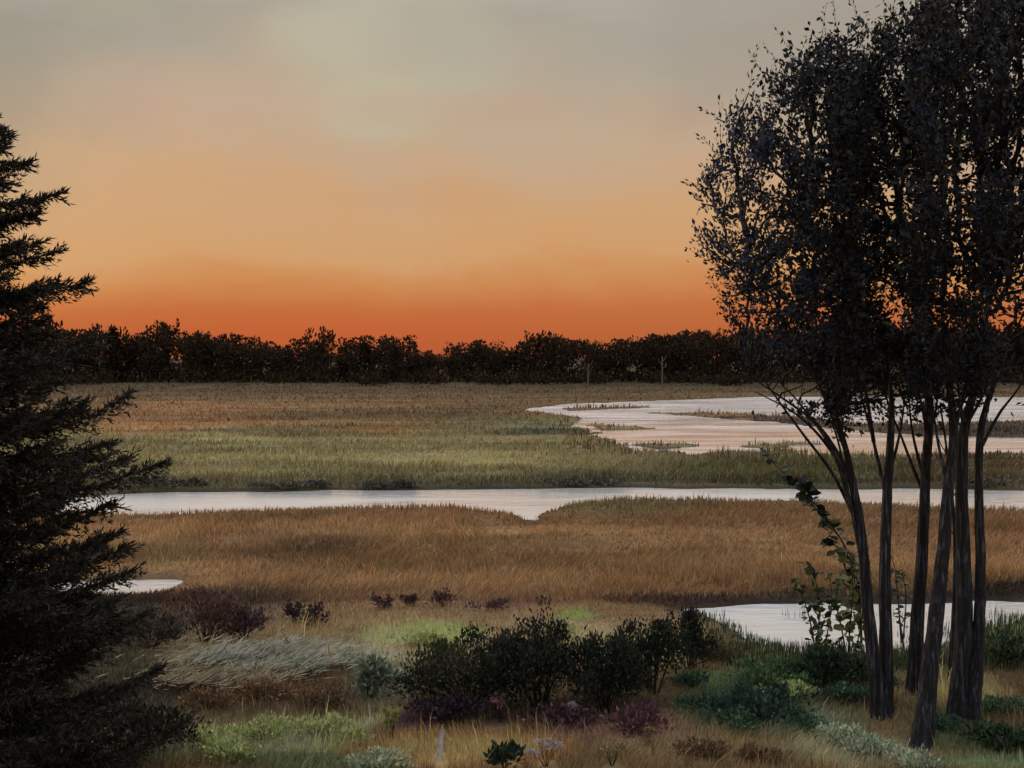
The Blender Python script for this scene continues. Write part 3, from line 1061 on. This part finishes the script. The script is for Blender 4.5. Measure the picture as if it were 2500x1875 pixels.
# ------------------------------------------------------------------ far tree line
def far_variant(kind, seed):
    r = np.random.default_rng(seed)
    H = 1.0
    parts = []
    if kind == 'round':
        n = 1000
        nl = 9
        c = np.column_stack([r.normal(0, 0.17, nl), r.normal(0, 0.17, nl), r.uniform(0.30, 0.82, nl)])
        rad = r.uniform(0.13, 0.24, nl)
        j = r.integers(0, nl, n)
        q = unit(r.normal(size=(n, 3))) * (rad[j] * r.random(n) ** 0.35)[:, None]
        P = c[j] + q
        D = unit(q) + np.array([0, 0, 0.6]) + r.normal(0, 0.5, (n, 3))
        low = P[:, 2] < 0.08
        P[low, 2] = 0.08 + r.random(low.sum()) * 0.3
        L = r.uniform(0.035, 0.085, n)
        w = L * 0.38
    elif kind == 'spiky':
        n = 1000
        s = r.integers(0, 14, n)
        bx = r.normal(0, 0.13, 14)
        by = r.normal(0, 0.13, 14)
        top = r.uniform(0.72, 1.08, 14)
        z = r.random(n) ** 0.75
        P = np.column_stack([bx[s] + r.normal(0, 0.05, n) * (1.15 - z), by[s] + r.normal(0, 0.05, n), 0.06 + z * top[s]])
        D = np.column_stack([r.normal(0, 0.25, n), r.normal(0, 0.25, n), np.ones(n)])
        L = r.uniform(0.05, 0.11, n)
        w = L * 0.20
    else:
        n = 1000
        z = r.random(n) ** 1.4
        rr = 0.15 * (1 - z) ** 0.8 * (0.75 + 0.25 * np.sin(z * 60)) + 0.01
        a = r.random(n) * 6.283
        P = np.column_stack([np.cos(a) * rr, np.sin(a) * rr, 0.06 + z * 0.94])
        D = np.column_stack([np.cos(a), np.sin(a), r.normal(-0.1, 0.35, n)])
        L = r.uniform(0.04, 0.08, n)
        w = L * 0.3
    tones = [(62, 51, 43), (54, 47, 39), (62, 47, 40), (46, 46, 37), (64, 53, 42)]
    col = lin(np.array(tones, float))[r.integers(0, 5, n)] * np.exp(r.normal(0, 0.25, (n, 1)))
    V, T, C = leaves(P, D, L, w, col)
    crown = mesh_np('crown', V, T, C)
    crown.materials.append(M_FAR)
    parts = [tube(np.array([[0, 0, -0.02], [0.01, 0, 0.3], [0, 0.01, 0.75]]), [0.018, 0.014, 0.006], 6)]
    for k in range(5):
        a = r.random() * 6.28
        z0 = r.uniform(0.2, 0.55)
        parts.append(tube(np.array([[0, 0, z0], [0.08 * math.cos(a), 0.08 * math.sin(a), z0 + 0.12], [0.15 * math.cos(a), 0.15 * math.sin(a), z0 + 0.3]]), [0.008, 0.006, 0.002], 5))
    V, T = join(parts)
    trunk = mesh_np('trunk', V, T, None, True)
    trunk.materials.append(M_FARBARK)
    return crown, trunk


FARV = [('round', far_variant('round', 11)), ('round', far_variant('round', 12)), ('round', far_variant('round', 13)), ('spiky', far_variant('spiky', 21)),
        ('spiky', far_variant('spiky', 22)), ('conifer', far_variant('conifer', 31))]
FL = {'round': ('rounded dark broadleaf tree in the long tree line across the marsh', 'rounded trees of the far tree line'),
      'spiky': ('dark feathery tree with upright twigs in the far tree line', 'feathery trees of the far tree line'),
      'conifer': ('narrow dark conifer in the far tree line', 'conifers of the far tree line')}


def far_tree(px, d, h, v, rz, wide=1.0, label=None, group=True):
    kind, (crown, trunk) = FARV[v]
    p = np.array([(px - 512) / F * d, d, height_at((px - 512) / F * d, d) - 0.1])
    lab, grp = FL[kind]
    o = thing('far_tree', p, label or lab, 'tree', grp if group else None)
    o.rotation_euler = (0, 0, rz)
    o.scale = (h * wide, h * wide, h)
    link('crown', crown, None, o)
    link('trunk', trunk, None, o)
    return o


TOPS = [(-150, 318), (60, 328), (110, 331), (150, 332), (180, 336), (215, 338), (240, 340), (285, 346), (325, 341), (370, 344), (400, 342), (450, 345), (520, 342), (560, 341), (620, 338), (690, 334), (760, 330), (900, 328), (1200, 322)]
tx, ty = zip(*TOPS)
for row, (d0, step) in enumerate(((350, 17), (374, 19))):
    x = -170.0 + row * 7
    while x < 1200:
        d = d0 + rng.uniform(-9, 9)
        top = np.interp(x, tx, ty) + rng.normal(0, 4.2) + (3.5 if row == 0 else 0.5)
        h = EYE + (HZ - top) / F * d
        v = int(rng.choice(6, p=[.24, .24, .24, .12, .12, .04]))
        far_tree(x, d, h, v, rng.random() * 6.28, rng.uniform(0.85, 1.25) * (1.0 if v < 5 else 1.2))
        x += step * rng.uniform(0.7, 1.35)
far_tree(113, 342, EYE + (HZ - 327) / F * 342, 5, 0.4, 1.25, 'blackest narrow conifer in the far tree line, next to the spruce', False)
far_tree(320, 338, EYE + (HZ - 335) / F * 338, 3, 1.0, 1.1, 'tallest feathery far tree above the middle of the tree line', False)
far_tree(398, 340, EYE + (HZ - 336) / F * 340, 1, 2.0, 0.9, 'round-topped far tree standing alone above the low tree line', False)


def snag(px, py0, py1, lab):
    d = 296.0
    h = (py1 - py0) / F * d
    p = np.array([(px - 512) / F * d, d, -0.1])
    o = thing('bare_trunk', p, lab, 'tree')
    V, T = tube(np.array([[0, 0, 0], [0.1, 0, h * 0.5], [0.05, 0, h]]), [0.24, 0.2, 0.12], 8)
    link('trunk', mesh_np('trunk', V, T, None, True), M_PALEBARK, o)
    parts = [tube(np.array([[0.1, 0, h * f], [0.1 + s * 0.8, 0, h * f + 0.9], [0.1 + s * 1.2, 0, h * f + 2.0]]), [0.12, 0.08, 0.03], 5) for f, s in ((.6, 1), (.72, -1), (.85, 1))]
    V, T = join(parts)
    link('twigs', mesh_np('twigs', V, T, None, True), M_PALEBARK, o)


snag(662, 353, 383, 'taller pale bare trunk in front of the dark tree line')
snag(588, 360, 383, 'shorter pale bare trunk in front of the dark tree line')

# undergrowth along the foot of the far trees
n = 42000
ux = rng.uniform(-170, 1200, n)
ud = 322 + rng.random(n) * 64 + (fbm(ux * 0.035, ux * 0 + 2, 4) - 0.5) * 90
uh = (1.6 + 5.6 * fbm(ux * 0.06, ux * 0 + 9, 3) * np.clip((ud - 300) / 50, 0.15, 1)) * rng.random(n) ** 1.15
P = np.column_stack([(ux - 512) / F * ud, ud, uh])
D = rng.normal(0, 0.5, (n, 3)) + np.array([0, 0, 0.9])
L = rng.uniform(0.5, 1.3, n)
V, T, C = leaves(P, D, L, L * 0.33, leaf_cols(n, [(46, 37, 30), (38, 33, 26), (54, 43, 33), (64, 51, 37)], 0.25))
tag(link('undergrowth', mesh_np('undergrowth', V, T, C), M_FAR), 'dark brown thicket along the foot of the far trees', 'thicket', kind='stuff')


# ------------------------------------------------------------------ bushes and shrubs
def bush_mesh(w, dpt, h, n, tones, lsize, seed, shape='dome', stems=9, upr=0.5, gain=2.9):
    r = np.random.default_rng(seed)
    nl = 10 if shape == 'dome' else 7
    tips = []
    st = []
    for k in range(stems):
        a = r.random() * 6.283
        rr = math.sqrt(r.random()) * 0.5
        e = np.array([math.cos(a) * rr * w, math.sin(a) * rr * dpt, h * r.uniform(0.55, 0.98) * (1 - 0.45 * (rr / 0.5) ** 2)])
        mid = e * np.array([0.4, 0.4, 0.55]) + r.normal(0, 0.03 * h, 3)
        st.append(tube(smooth_line([np.array([e[0] * 0.12, e[1] * 0.12, -0.05]), mid, e], 7), np.linspace(0.016, 0.005, 7) * max(h, 0.7), 5))
        tips.append((mid, e))
    j = r.integers(0, stems, n)
    A = np.array([t[0] for t in tips])[j]
    B = np.array([t[1] for t in tips])[j]
    f = r.random(n)[:, None] ** 0.7
    P = A + (B - A) * f * 1.04 + r.normal(0, 1, (n, 3)) * np.array([0.11 * w, 0.11 * dpt, 0.10 * h])
    low = P[:, 2] < 0.02
    P[low, 2] = r.random(low.sum()) * 0.35 * h
    D = unit(P - np.array([0, 0, 0.2 * h])) * 0.8 + np.array([0, 0, upr]) + r.normal(0, 0.45, (n, 3))
    # loose upright shoots that break the outline
    m = n // 4
    k = r.integers(0, stems, m)
    B2 = np.array([t[1] for t in tips])[k]
    P[:m] = B2 + r.normal(0, 1, (m, 3)) * np.array([0.05 * w, 0.05 * dpt, 0.0]) + np.outer(r.random(m) ** 1.3, [0, 0, 0.30 * h]) * (0.3 + r.random(stems)[k])[:, None] + np.outer(r.normal(0, 0.04, stems)[k] * w, [1, 0, 0])
    D[:m] = np.array([0, 0, 1.0]) + r.normal(0, 0.35, (m, 3))
    L = lsize * r.uniform(0.6, 1.4, n)
    t = gain * lin(np.array(tones, float))[r.integers(0, len(tones), n)] * np.exp(r.normal(0, 0.28, (n, 1))) * np.array([1, 1.1, 1.15])
    return join(st), leaves(P, D, L, L * 0.24, t)


def bush(name, px, py, wpx, hpx, n, tones, lab, grp=None, lsize=0.12, seed=0, cat='bush', stems=9, upr=0.5, dk=0.8, gain=2.9):
    p = stand(px, py)
    s = p[1] / F
    w, h = wpx * s, hpx * s
    o = thing(name, p, lab, cat, grp)
    st, lf = bush_mesh(w, w * dk, h, n, tones, lsize, seed, 'dome', stems, upr, gain)
    link('stems', mesh_np('stems', st[0], st[1], None, True), M_BARK2, o)
    link('foliage', mesh_np('foliage', *lf), M_LEAF, o)
    return o


DARK = [(24, 24, 18), (20, 22, 20), (32, 28, 22), (18, 18, 16), (30, 34, 24)]
DGREEN = [(22, 30, 22), (18, 26, 22), (30, 36, 24), (24, 24, 20)]
bush('bush', 468, 714, 128, 80, 7820, DARK, 'widest dark round bush in the middle foreground', None, 0.095, 1, stems=16)
bush('bush', 540, 718, 104, 92, 6800, DARK, 'tall dark bush joined to the wide round bush', None, 0.095, 2, stems=14)
bush('bush', 604, 718, 100, 74, 5610, DGREEN + DARK, 'dark green bush with spiky tips beside the white stone', None, 0.095, 3, stems=12, upr=0.9)
bush('bush', 654, 698, 80, 70, 4420, DGREEN + DARK, 'dark bush leaning towards the near pond', None, 0.095, 4, stems=10, upr=0.8)
bush('bush', 690, 672, 46, 66, 2550, DARK + [(20, 24, 30)], 'upright blackish bush at the tip of the near pond', None, 0.095, 5, stems=9, upr=1.0)
bush('bush', 448, 668, 34, 34, 700, [(52, 56, 34), (36, 42, 28), (62, 66, 40)], 'small olive bush behind the wide round bush', None, 0.11, 6, stems=7)
bush('bush', 505, 658, 30, 22, 600, [(34, 38, 30), (28, 30, 28)], 'little round grey-green bush behind the tall dark bush', None, 0.10, 7, stems=7)
bush('low_shrub', 455, 728, 80, 24, 1300, [(44, 27, 40), (36, 25, 32), (30, 23, 24)], 'low plum-purple shrub at the foot of the round bush', None, 0.11, 8, 'shrub', 12)
bush('low_shrub', 560, 734, 70, 20, 800, [(76, 48, 58), (54, 36, 40), (34, 26, 24)], 'low dusky pink shrub below the tall dark bush', None, 0.10, 9, 'shrub', 12)
bush('low_shrub', 640, 742, 62, 30, 900, [(88, 54, 64), (62, 40, 46), (48, 36, 30)], 'mauve twiggy shrub among the brown foreground grass', None, 0.10, 10, 'shrub', 12, 0.9)
bush('leafy_plant', 505, 776, 36, 22, 260, [(24, 30, 24), (30, 36, 28)], 'small blackish leafy plant in the rust-coloured grass', None, 0.16, 11, 'plant', 7)
bush('bush', 205, 642, 76, 50, 2000, [(56, 38, 36), (44, 32, 32), (66, 46, 38)], 'reddish brown twiggy bush next to the little pool', None, 0.12, 12, stems=14, upr=1.0)
bush('bush', 150, 650, 70, 34, 1200, [(40, 32, 28), (34, 30, 26), (48, 42, 36)], 'brownish black bush between the spruce and the reddish bush', None, 0.12, 13, stems=12, upr=0.9)
bush('bush', 245, 640, 44, 30, 800, [(52, 38, 42), (44, 34, 38)], 'plum brown bush on the outer side of the reddish bush', None, 0.11, 14, stems=9, upr=0.8)
bush('bush', 756, 724, 90, 34, 1700, [(30, 42, 34), (34, 48, 38), (26, 36, 30)], 'low spreading blue-green bush left of the trunks on the bank', None, 0.13, 15, stems=14)
bush('bush', 770, 690, 80, 24, 1200, [(50, 66, 40), (38, 52, 34), (62, 74, 46)], 'low bright mossy green bush on the bank', None, 0.12, 16, stems=12)
bush('bush', 830, 690, 76, 40, 1600, [(24, 34, 26), (20, 28, 22), (34, 44, 30)], 'dark green bush filling the bank beside the twin stems', None, 0.13, 17, stems=12)
bush('bush', 1010, 668, 70, 30, 1300, [(34, 44, 30), (26, 34, 24), (48, 56, 34)], 'dark green bush on the pond bank outside the slim trunk', None, 0.13, 18, stems=12)
bush('bush', 1012, 752, 70, 26, 1100, [(34, 46, 32), (44, 56, 36), (28, 32, 24)], 'low green bush in front of the slim outer trunk', None, 0.13, 19, stems=12)
bush('bush', 370, 700, 44, 44, 900, [(70, 76, 64), (56, 60, 50), (84, 88, 72)], 'grey-green drooping shrub left of the wide round bush', None, 0.14, 20, 'shrub', 10, -0.2)
bush('bush', 150, 752, 110, 34, 1600, [(30, 28, 22), (24, 24, 20), (38, 34, 26)], 'dark low bush under the lowest spruce boughs', None, 0.12, 21, stems=14)
for i, (px, py, w, h) in enumerate([(296, 626, 24, 22), (314, 629, 28, 24)]):
    bush('marsh_shrub', px, py, w, h, 420, [(48, 34, 40), (38, 30, 32), (30, 28, 24)], ['smaller of two touching purple-brown shrubs on the marsh', 'larger of two touching purple-brown shrubs on the marsh'][i], None, 0.10, 40 + i, 'shrub', 7)
for i, (px, py, w, h) in enumerate([(380, 612, 26, 15), (408, 610, 20, 13), (443, 611, 30, 15), (484, 612, 42, 12)]):
    bush('marsh_shrub', px, py, w, h, 380, [(54, 34, 40), (46, 32, 36), (62, 44, 40)], 'small plum-coloured shrub in a row on the brown marsh', 'plum shrubs in a row on the marsh', 0.09, 50 + i, 'shrub', 7)
BLUE = [(44, 43, 42), (54, 50, 44), (40, 40, 42), (66, 60, 48)]
for i, (px, py, w, h) in enumerate([(150, 489, 50, 12), (192, 487, 24, 6), (283, 489, 60, 5.5), (318, 488, 40, 5), (372, 488.5, 50, 5.5), (400, 488, 36, 6), (560, 486, 56, 5), (605, 485.5, 66, 6), (990, 487, 50, 9)]):
    bush('bank_shrub', px, py, w, h, 420, BLUE, 'low dark shrub on the far bank of the creek', 'shrubs on the far creek bank', 0.22, 60 + i, 'shrub', 9, 0.2, 0.3)
# mossy tussocks
MOSS = {'moss-green': [(96, 98, 64), (84, 88, 56), (110, 108, 74)], 'grey-green': [(92, 94, 78), (78, 82, 68), (106, 106, 88)], 'brown': [(66, 50, 36), (54, 42, 32), (78, 58, 40)], 'dark green': [(36, 50, 38), (30, 42, 34), (46, 60, 42)]}
TUS = [(205, 752, 60, 'moss-green'), (262, 748, 66, 'moss-green'), (318, 742, 62, 'moss-green'), (352, 748, 40, 'moss-green'), (232, 764, 60, 'moss-green'), (560, 640, 40, 'moss-green'), (424, 648, 44, 'moss-green'), (790, 700, 50, 'moss-green'),
       (300, 676, 50, 'grey-green'), (350, 668, 46, 'grey-green'), (245, 682, 44, 'grey-green'), (215, 668, 40, 'grey-green'), (385, 684, 36, 'grey-green'), (872, 762, 60, 'grey-green'), (838, 748, 50, 'grey-green'), (915, 775, 56, 'grey-green'), (380, 776, 60, 'grey-green'),
       (260, 706, 60, 'brown'), (320, 712, 60, 'brown'), (205, 716, 60, 'brown'), (700, 764, 56, 'brown'), (760, 768, 50, 'brown'), (720, 664, 44, 'brown'),
       (705, 716, 56, 'dark green'), (735, 738, 56, 'dark green'), (800, 738, 56, 'dark green'), (880, 690, 40, 'dark green'), (850, 706, 50, 'dark green'), (940, 735, 40, 'dark green'), (1000, 716, 50, 'dark green'), (690, 690, 40, 'dark green')]
for i, (px, py, w, kind) in enumerate(TUS):
    bush('tussock', px, py, w, w * 0.32, 900, MOSS[kind], 'low soft %s tussock in the foreground' % kind, '%s foreground tussocks' % kind, 0.085, 100 + i, 'tussock', 16, 0.6, 0.7, 3.8)

# ------------------------------------------------------------------ saplings with big pale leaves, at the twin stems
def leaf_data(tones):
    out = []
    for t in tones:
        L, w = 1.0, 0.30
        V = np.array([[0, 0, 0], [.3, w * .8, .05], [.65, w * .8, .03], [1, 0, -.08], [.65, -w * .8, .03], [.3, -w * .8, .05], [.5, 0, -.03]])
        T = np.array([[0, 6, 1], [1, 6, 2], [2, 6, 3], [3, 6, 4], [4, 6, 5], [5, 6, 0]])
        me = mesh_np('leaf', V, T, np.tile(lin(t), (7, 1)))
        me.materials.append(M_LEAF)
        out.append(me)
    return out


LEAVES = leaf_data([(96, 104, 62), (124, 126, 80), (66, 80, 46), (40, 50, 40), (30, 34, 34), (82, 96, 58)])


def sapling(px, py, tips, nleaf, lab, sizes=(0.16, 0.30), depth=None, pick=(0, 1, 2, 3, 4, 5)):
    p = stand(px, py)
    o = thing('sapling', p, lab, 'sapling')
    lines = []
    for pts in tips:
        L = np.array([p] + [at(a, c, p[1] + rng.uniform(-0.3, 0.3)) for a, c in pts])
        L = smooth_line(L, 16)
        lines.append(L)
        V, T = tube(L - p, np.linspace(0.026, 0.007, 16), 5)
        link('stem', mesh_np('stem', V, T, None, True), M_BARK2, o)
    for k in range(nleaf):
        L = lines[k % len(lines)]
        s = rng.uniform(0.22, 1.0) * 14.9
        i = int(s)
        q = L[i] + (L[i + 1] - L[i]) * (s - i) - p + rng.normal(0, 0.05, 3)
        lf = link('leaf', LEAVES[int(rng.choice(pick))], None, o)
        lf.location = q
        lf.rotation_euler = (rng.normal(0, 0.7), rng.normal(-0.1, 0.6), rng.random() * 6.28)
        z = rng.uniform(*sizes)
        lf.scale = (z * 1.15, z * 1.3, z)
    return o


sapling(862, 655, [[(860, 600), (850, 555), (822, 515), (790, 480), (766, 455)], [(858, 610), (846, 570), (830, 535)], [(858, 600), (844, 545), (812, 500), (800, 480)]], 190, 'slanting sapling with dark leaves reaching left over the creek', (0.18, 0.34), pick=(2, 3, 4, 4, 3, 1))
sapling(848, 668, [[(850, 625), (853, 590), (850, 555)], [(842, 630), (836, 600), (842, 570)], [(858, 640), (866, 590)]], 120, 'pale yellow-green sapling against the twin stems', (0.14, 0.30), pick=(0, 1, 1, 5, 2))
sapling(818, 675, [[(819, 630), (818, 590), (806, 562)], [(826, 640), (832, 600), (828, 570)], [(812, 630), (804, 600), (794, 580)]], 150, 'bushy green sapling standing before the white pond', (0.13, 0.27), pick=(0, 2, 5, 2, 3))
sapling(902, 640, [[(898, 600), (894, 565), (884, 540)], [(906, 600), (902, 570)]], 36, 'small sapling behind the twin stems with a few light leaves', (0.13, 0.24), pick=(3, 4, 2, 1))
sapling(905, 655, [[(900, 620), (898, 600)]], 12, 'leafy seedling between the twin stems and the slender tree', (0.10, 0.18), pick=(2, 3))

# ------------------------------------------------------------------ reeds, pale bent grass, details
def near_shore(lo, hi):
    return lambda P, px, py, s: (s > lo) & (s < hi)


grass('pond_reeds', 'dark reeds fringing the near shore of the white pond', 11000, 606, 680, 0.7, 1.1, 0.25, 690, 1200, lambda P, px, py, s: (s > -0.5 - 1.2 * (fbm(P[:, 0] * 1.6, P[:, 1] * 0.6, 2) > 0.56)) & (s < 2.4) & (py > 612), (50, 58, 42), 0.4, 'reeds', -1.8)
grass('creek_rushes', 'brown rushes standing along the near bank of the creek', 7000, 500, 532, 0.55, 1.0, 0.25, -100, 1150, near_shore(-0.2, 1.6), (96, 70, 46), 0.3, 'rushes', -0.3)
grass('pond_edge_rushes', 'dark rushes fringing the lower shore of the far pond', 9000, 400, 470, 0.8, 1.2, 0.2, 560, 1200, near_shore(-0.3, 4.0), (62, 52, 38), 0.3, 'rushes', -0.4)


def bent_grass(name, lab, cx, cy, rx, ry, n, tones, Ls=(0.3, 0.7)):
    px = cx + rx * rng.normal(0, 0.5, n)
    py = cy + ry * rng.normal(0, 0.5, n)
    d = EYE * F / (py - HZ)
    P = np.stack([(px - 512) / F * d, d], 1)
    z, s = ground_z(P)
    k = s > 0.2
    P, z = P[k], z[k]
    n = len(P)
    cl = fbm(P[:, 0] * 2, P[:, 1] * 2, 2)
    D = np.column_stack([rng.normal(0.8, 0.4, n), rng.normal(0, 0.5, n), rng.uniform(0.05, 0.5, n)])
    L = rng.uniform(*Ls, n)
    col = leaf_cols(n, tones, 0.2)
    V, T, C = leaves(np.column_stack([P, z + 0.12 + 0.25 * cl]), D, L, 0.012 + 0.012 * rng.random(n), col, 0.3, np.tile([0, -0.4, 1.0], (n, 1)))
    tag(link(name, mesh_np(name, V, T, C), M_GRASS), lab, 'grass', kind='stuff')


bent_grass('bent_straw', 'pale grey straw bent flat in the left foreground', 265, 668, 85, 14, 2600, [(196, 188, 168), (170, 162, 142), (210, 202, 184), (140, 132, 110)], (0.25, 0.55))
bent_grass('bent_straw', 'tan straw lying flat among the brown grass below the pale straw', 215, 694, 70, 10, 1000, [(160, 146, 122), (130, 116, 94), (178, 166, 140)], (0.25, 0.5))

# pale weathered stake
p = stand(440, 766)
o = thing('weathered_stake', p, 'short whitish weathered stake in the rust-coloured grass', 'stake')
V, T = tube(np.array([[-0.03, 0, -0.15], [-0.01, 0, 0.1], [0.01, 0, 0.3], [0.035, 0, 0.5], [0.045, 0, 0.56]]), [0.06, 0.058, 0.05, 0.045, 0.04], 8, False, 0.28)
link('post', mesh_np('post', V, T, None, True), M_WHITEWOOD, o)
sp = []
for q in range(6):                       # splintered top
    a = q * 1.05
    bx_, by_ = 0.045 + 0.03 * math.cos(a), 0.03 * math.sin(a)
    hh_ = 0.58 + 0.05 * ((q * 7) % 5) / 2
    sp.append(tube(np.array([[bx_, by_, 0.50], [bx_ + 0.004, by_, hh_]]), [0.018, 0.003], 4))
V, T = join(sp)
link('splinters', mesh_np('splinters', V, T), M_WHITEWOOD, o)
V, T = tube(np.array([[0.0, 0, 0.24], [-0.06, -0.01, 0.33], [-0.08, -0.01, 0.45]]), [0.02, 0.015, 0.006], 6, True, 0.2)
link('branch_stub', mesh_np('branch_stub', V, T, None, True), M_WHITEWOOD, o)


# dried flower heads
def flower_plant(px, py, n, lab, tones, h=0.45, spread=0.3):
    p = stand(px, py)
    o = thing('flowering_plant', p, lab, 'plant')
    for k in range(n):
        a = rng.random() * 6.28
        e = np.array([math.cos(a) * spread * rng.random(), math.sin(a) * spread * rng.random(), h * rng.uniform(0.6, 1.1)])
        V, T = tube(smooth_line([[0, 0, -0.03], e * [0.5, 0.5, 0.6], e], 6), np.linspace(0.007, 0.004, 6), 4)
        st = link('stem', mesh_np('stem', V, T, None, True), M_BARK2, o)
        m = 26
        D = unit(rng.normal(size=(m, 3)) + [0, 0, 0.6])
        V, T, C = leaves(np.tile(e, (m, 1)) + D * 0.01, D, rng.uniform(0.07, 0.12, m), 0.020, 1.5 * leaf_cols(m, tones, 0.12))
        link('flower_head', mesh_np('flower_head', V, T, C), M_GRASS, st)


flower_plant(546, 772, 8, 'whitish dried flower heads in the rust-coloured grass', [(170, 160, 158), (150, 140, 134), (184, 172, 176)])
flower_plant(500, 728, 5, 'pinkish sprigs in front of the wide round bush', [(140, 100, 112), (116, 84, 92)], 0.5, 0.3)
flower_plant(612, 772, 6, 'cream dried flower heads left of the mauve shrub', [(150, 138, 112), (128, 116, 92)], 0.4, 0.3)
flower_plant(655, 762, 4, 'sparse tan seed heads near the bottom of the bank', [(128, 108, 84), (110, 92, 70)], 0.5, 0.25)
flower_plant(392, 742, 9, 'yellow-green flowering clump at the end of the bright grass strip', [(132, 130, 74), (116, 116, 64)], 0.55, 0.25)


def stone(px, py, wpx, hpx, lab, col):
    p = stand(px, py)
    s = p[1] / F
    w, h = wpx * s / 2, hpx * s / 2
    r = np.random.default_rng(int(px))
    V, T = [], []
    na, nb = 10, 6
    for i in range(nb + 1):
        f = math.pi * i / nb
        for j in range(na):
            a = 6.283 * j / na
            k = 1 + r.normal(0, 0.07)
            V.append([w * math.sin(f) * math.cos(a) * k, w * 0.8 * math.sin(f) * math.sin(a) * k, h * 0.5 - h * math.cos(f) * k])
    for i in range(nb):
        for j in range(na):
            T.append([i * na + j, i * na + (j + 1) % na, (i + 1) * na + (j + 1) % na, (i + 1) * na + j])
    me = mesh_np('stone', np.array(V), np.array(T), None, True)
    o = link('stone', me, mat_bark('pale_stone', tuple(x * 0.6 for x in col), col, 3.0, (0.3, 0.6)), None, p)
    tag(o, lab, 'stone')


stone(573, 713, 13, 9, 'small white stone at the foot of the dark bushes', (0.6, 0.58, 0.56))
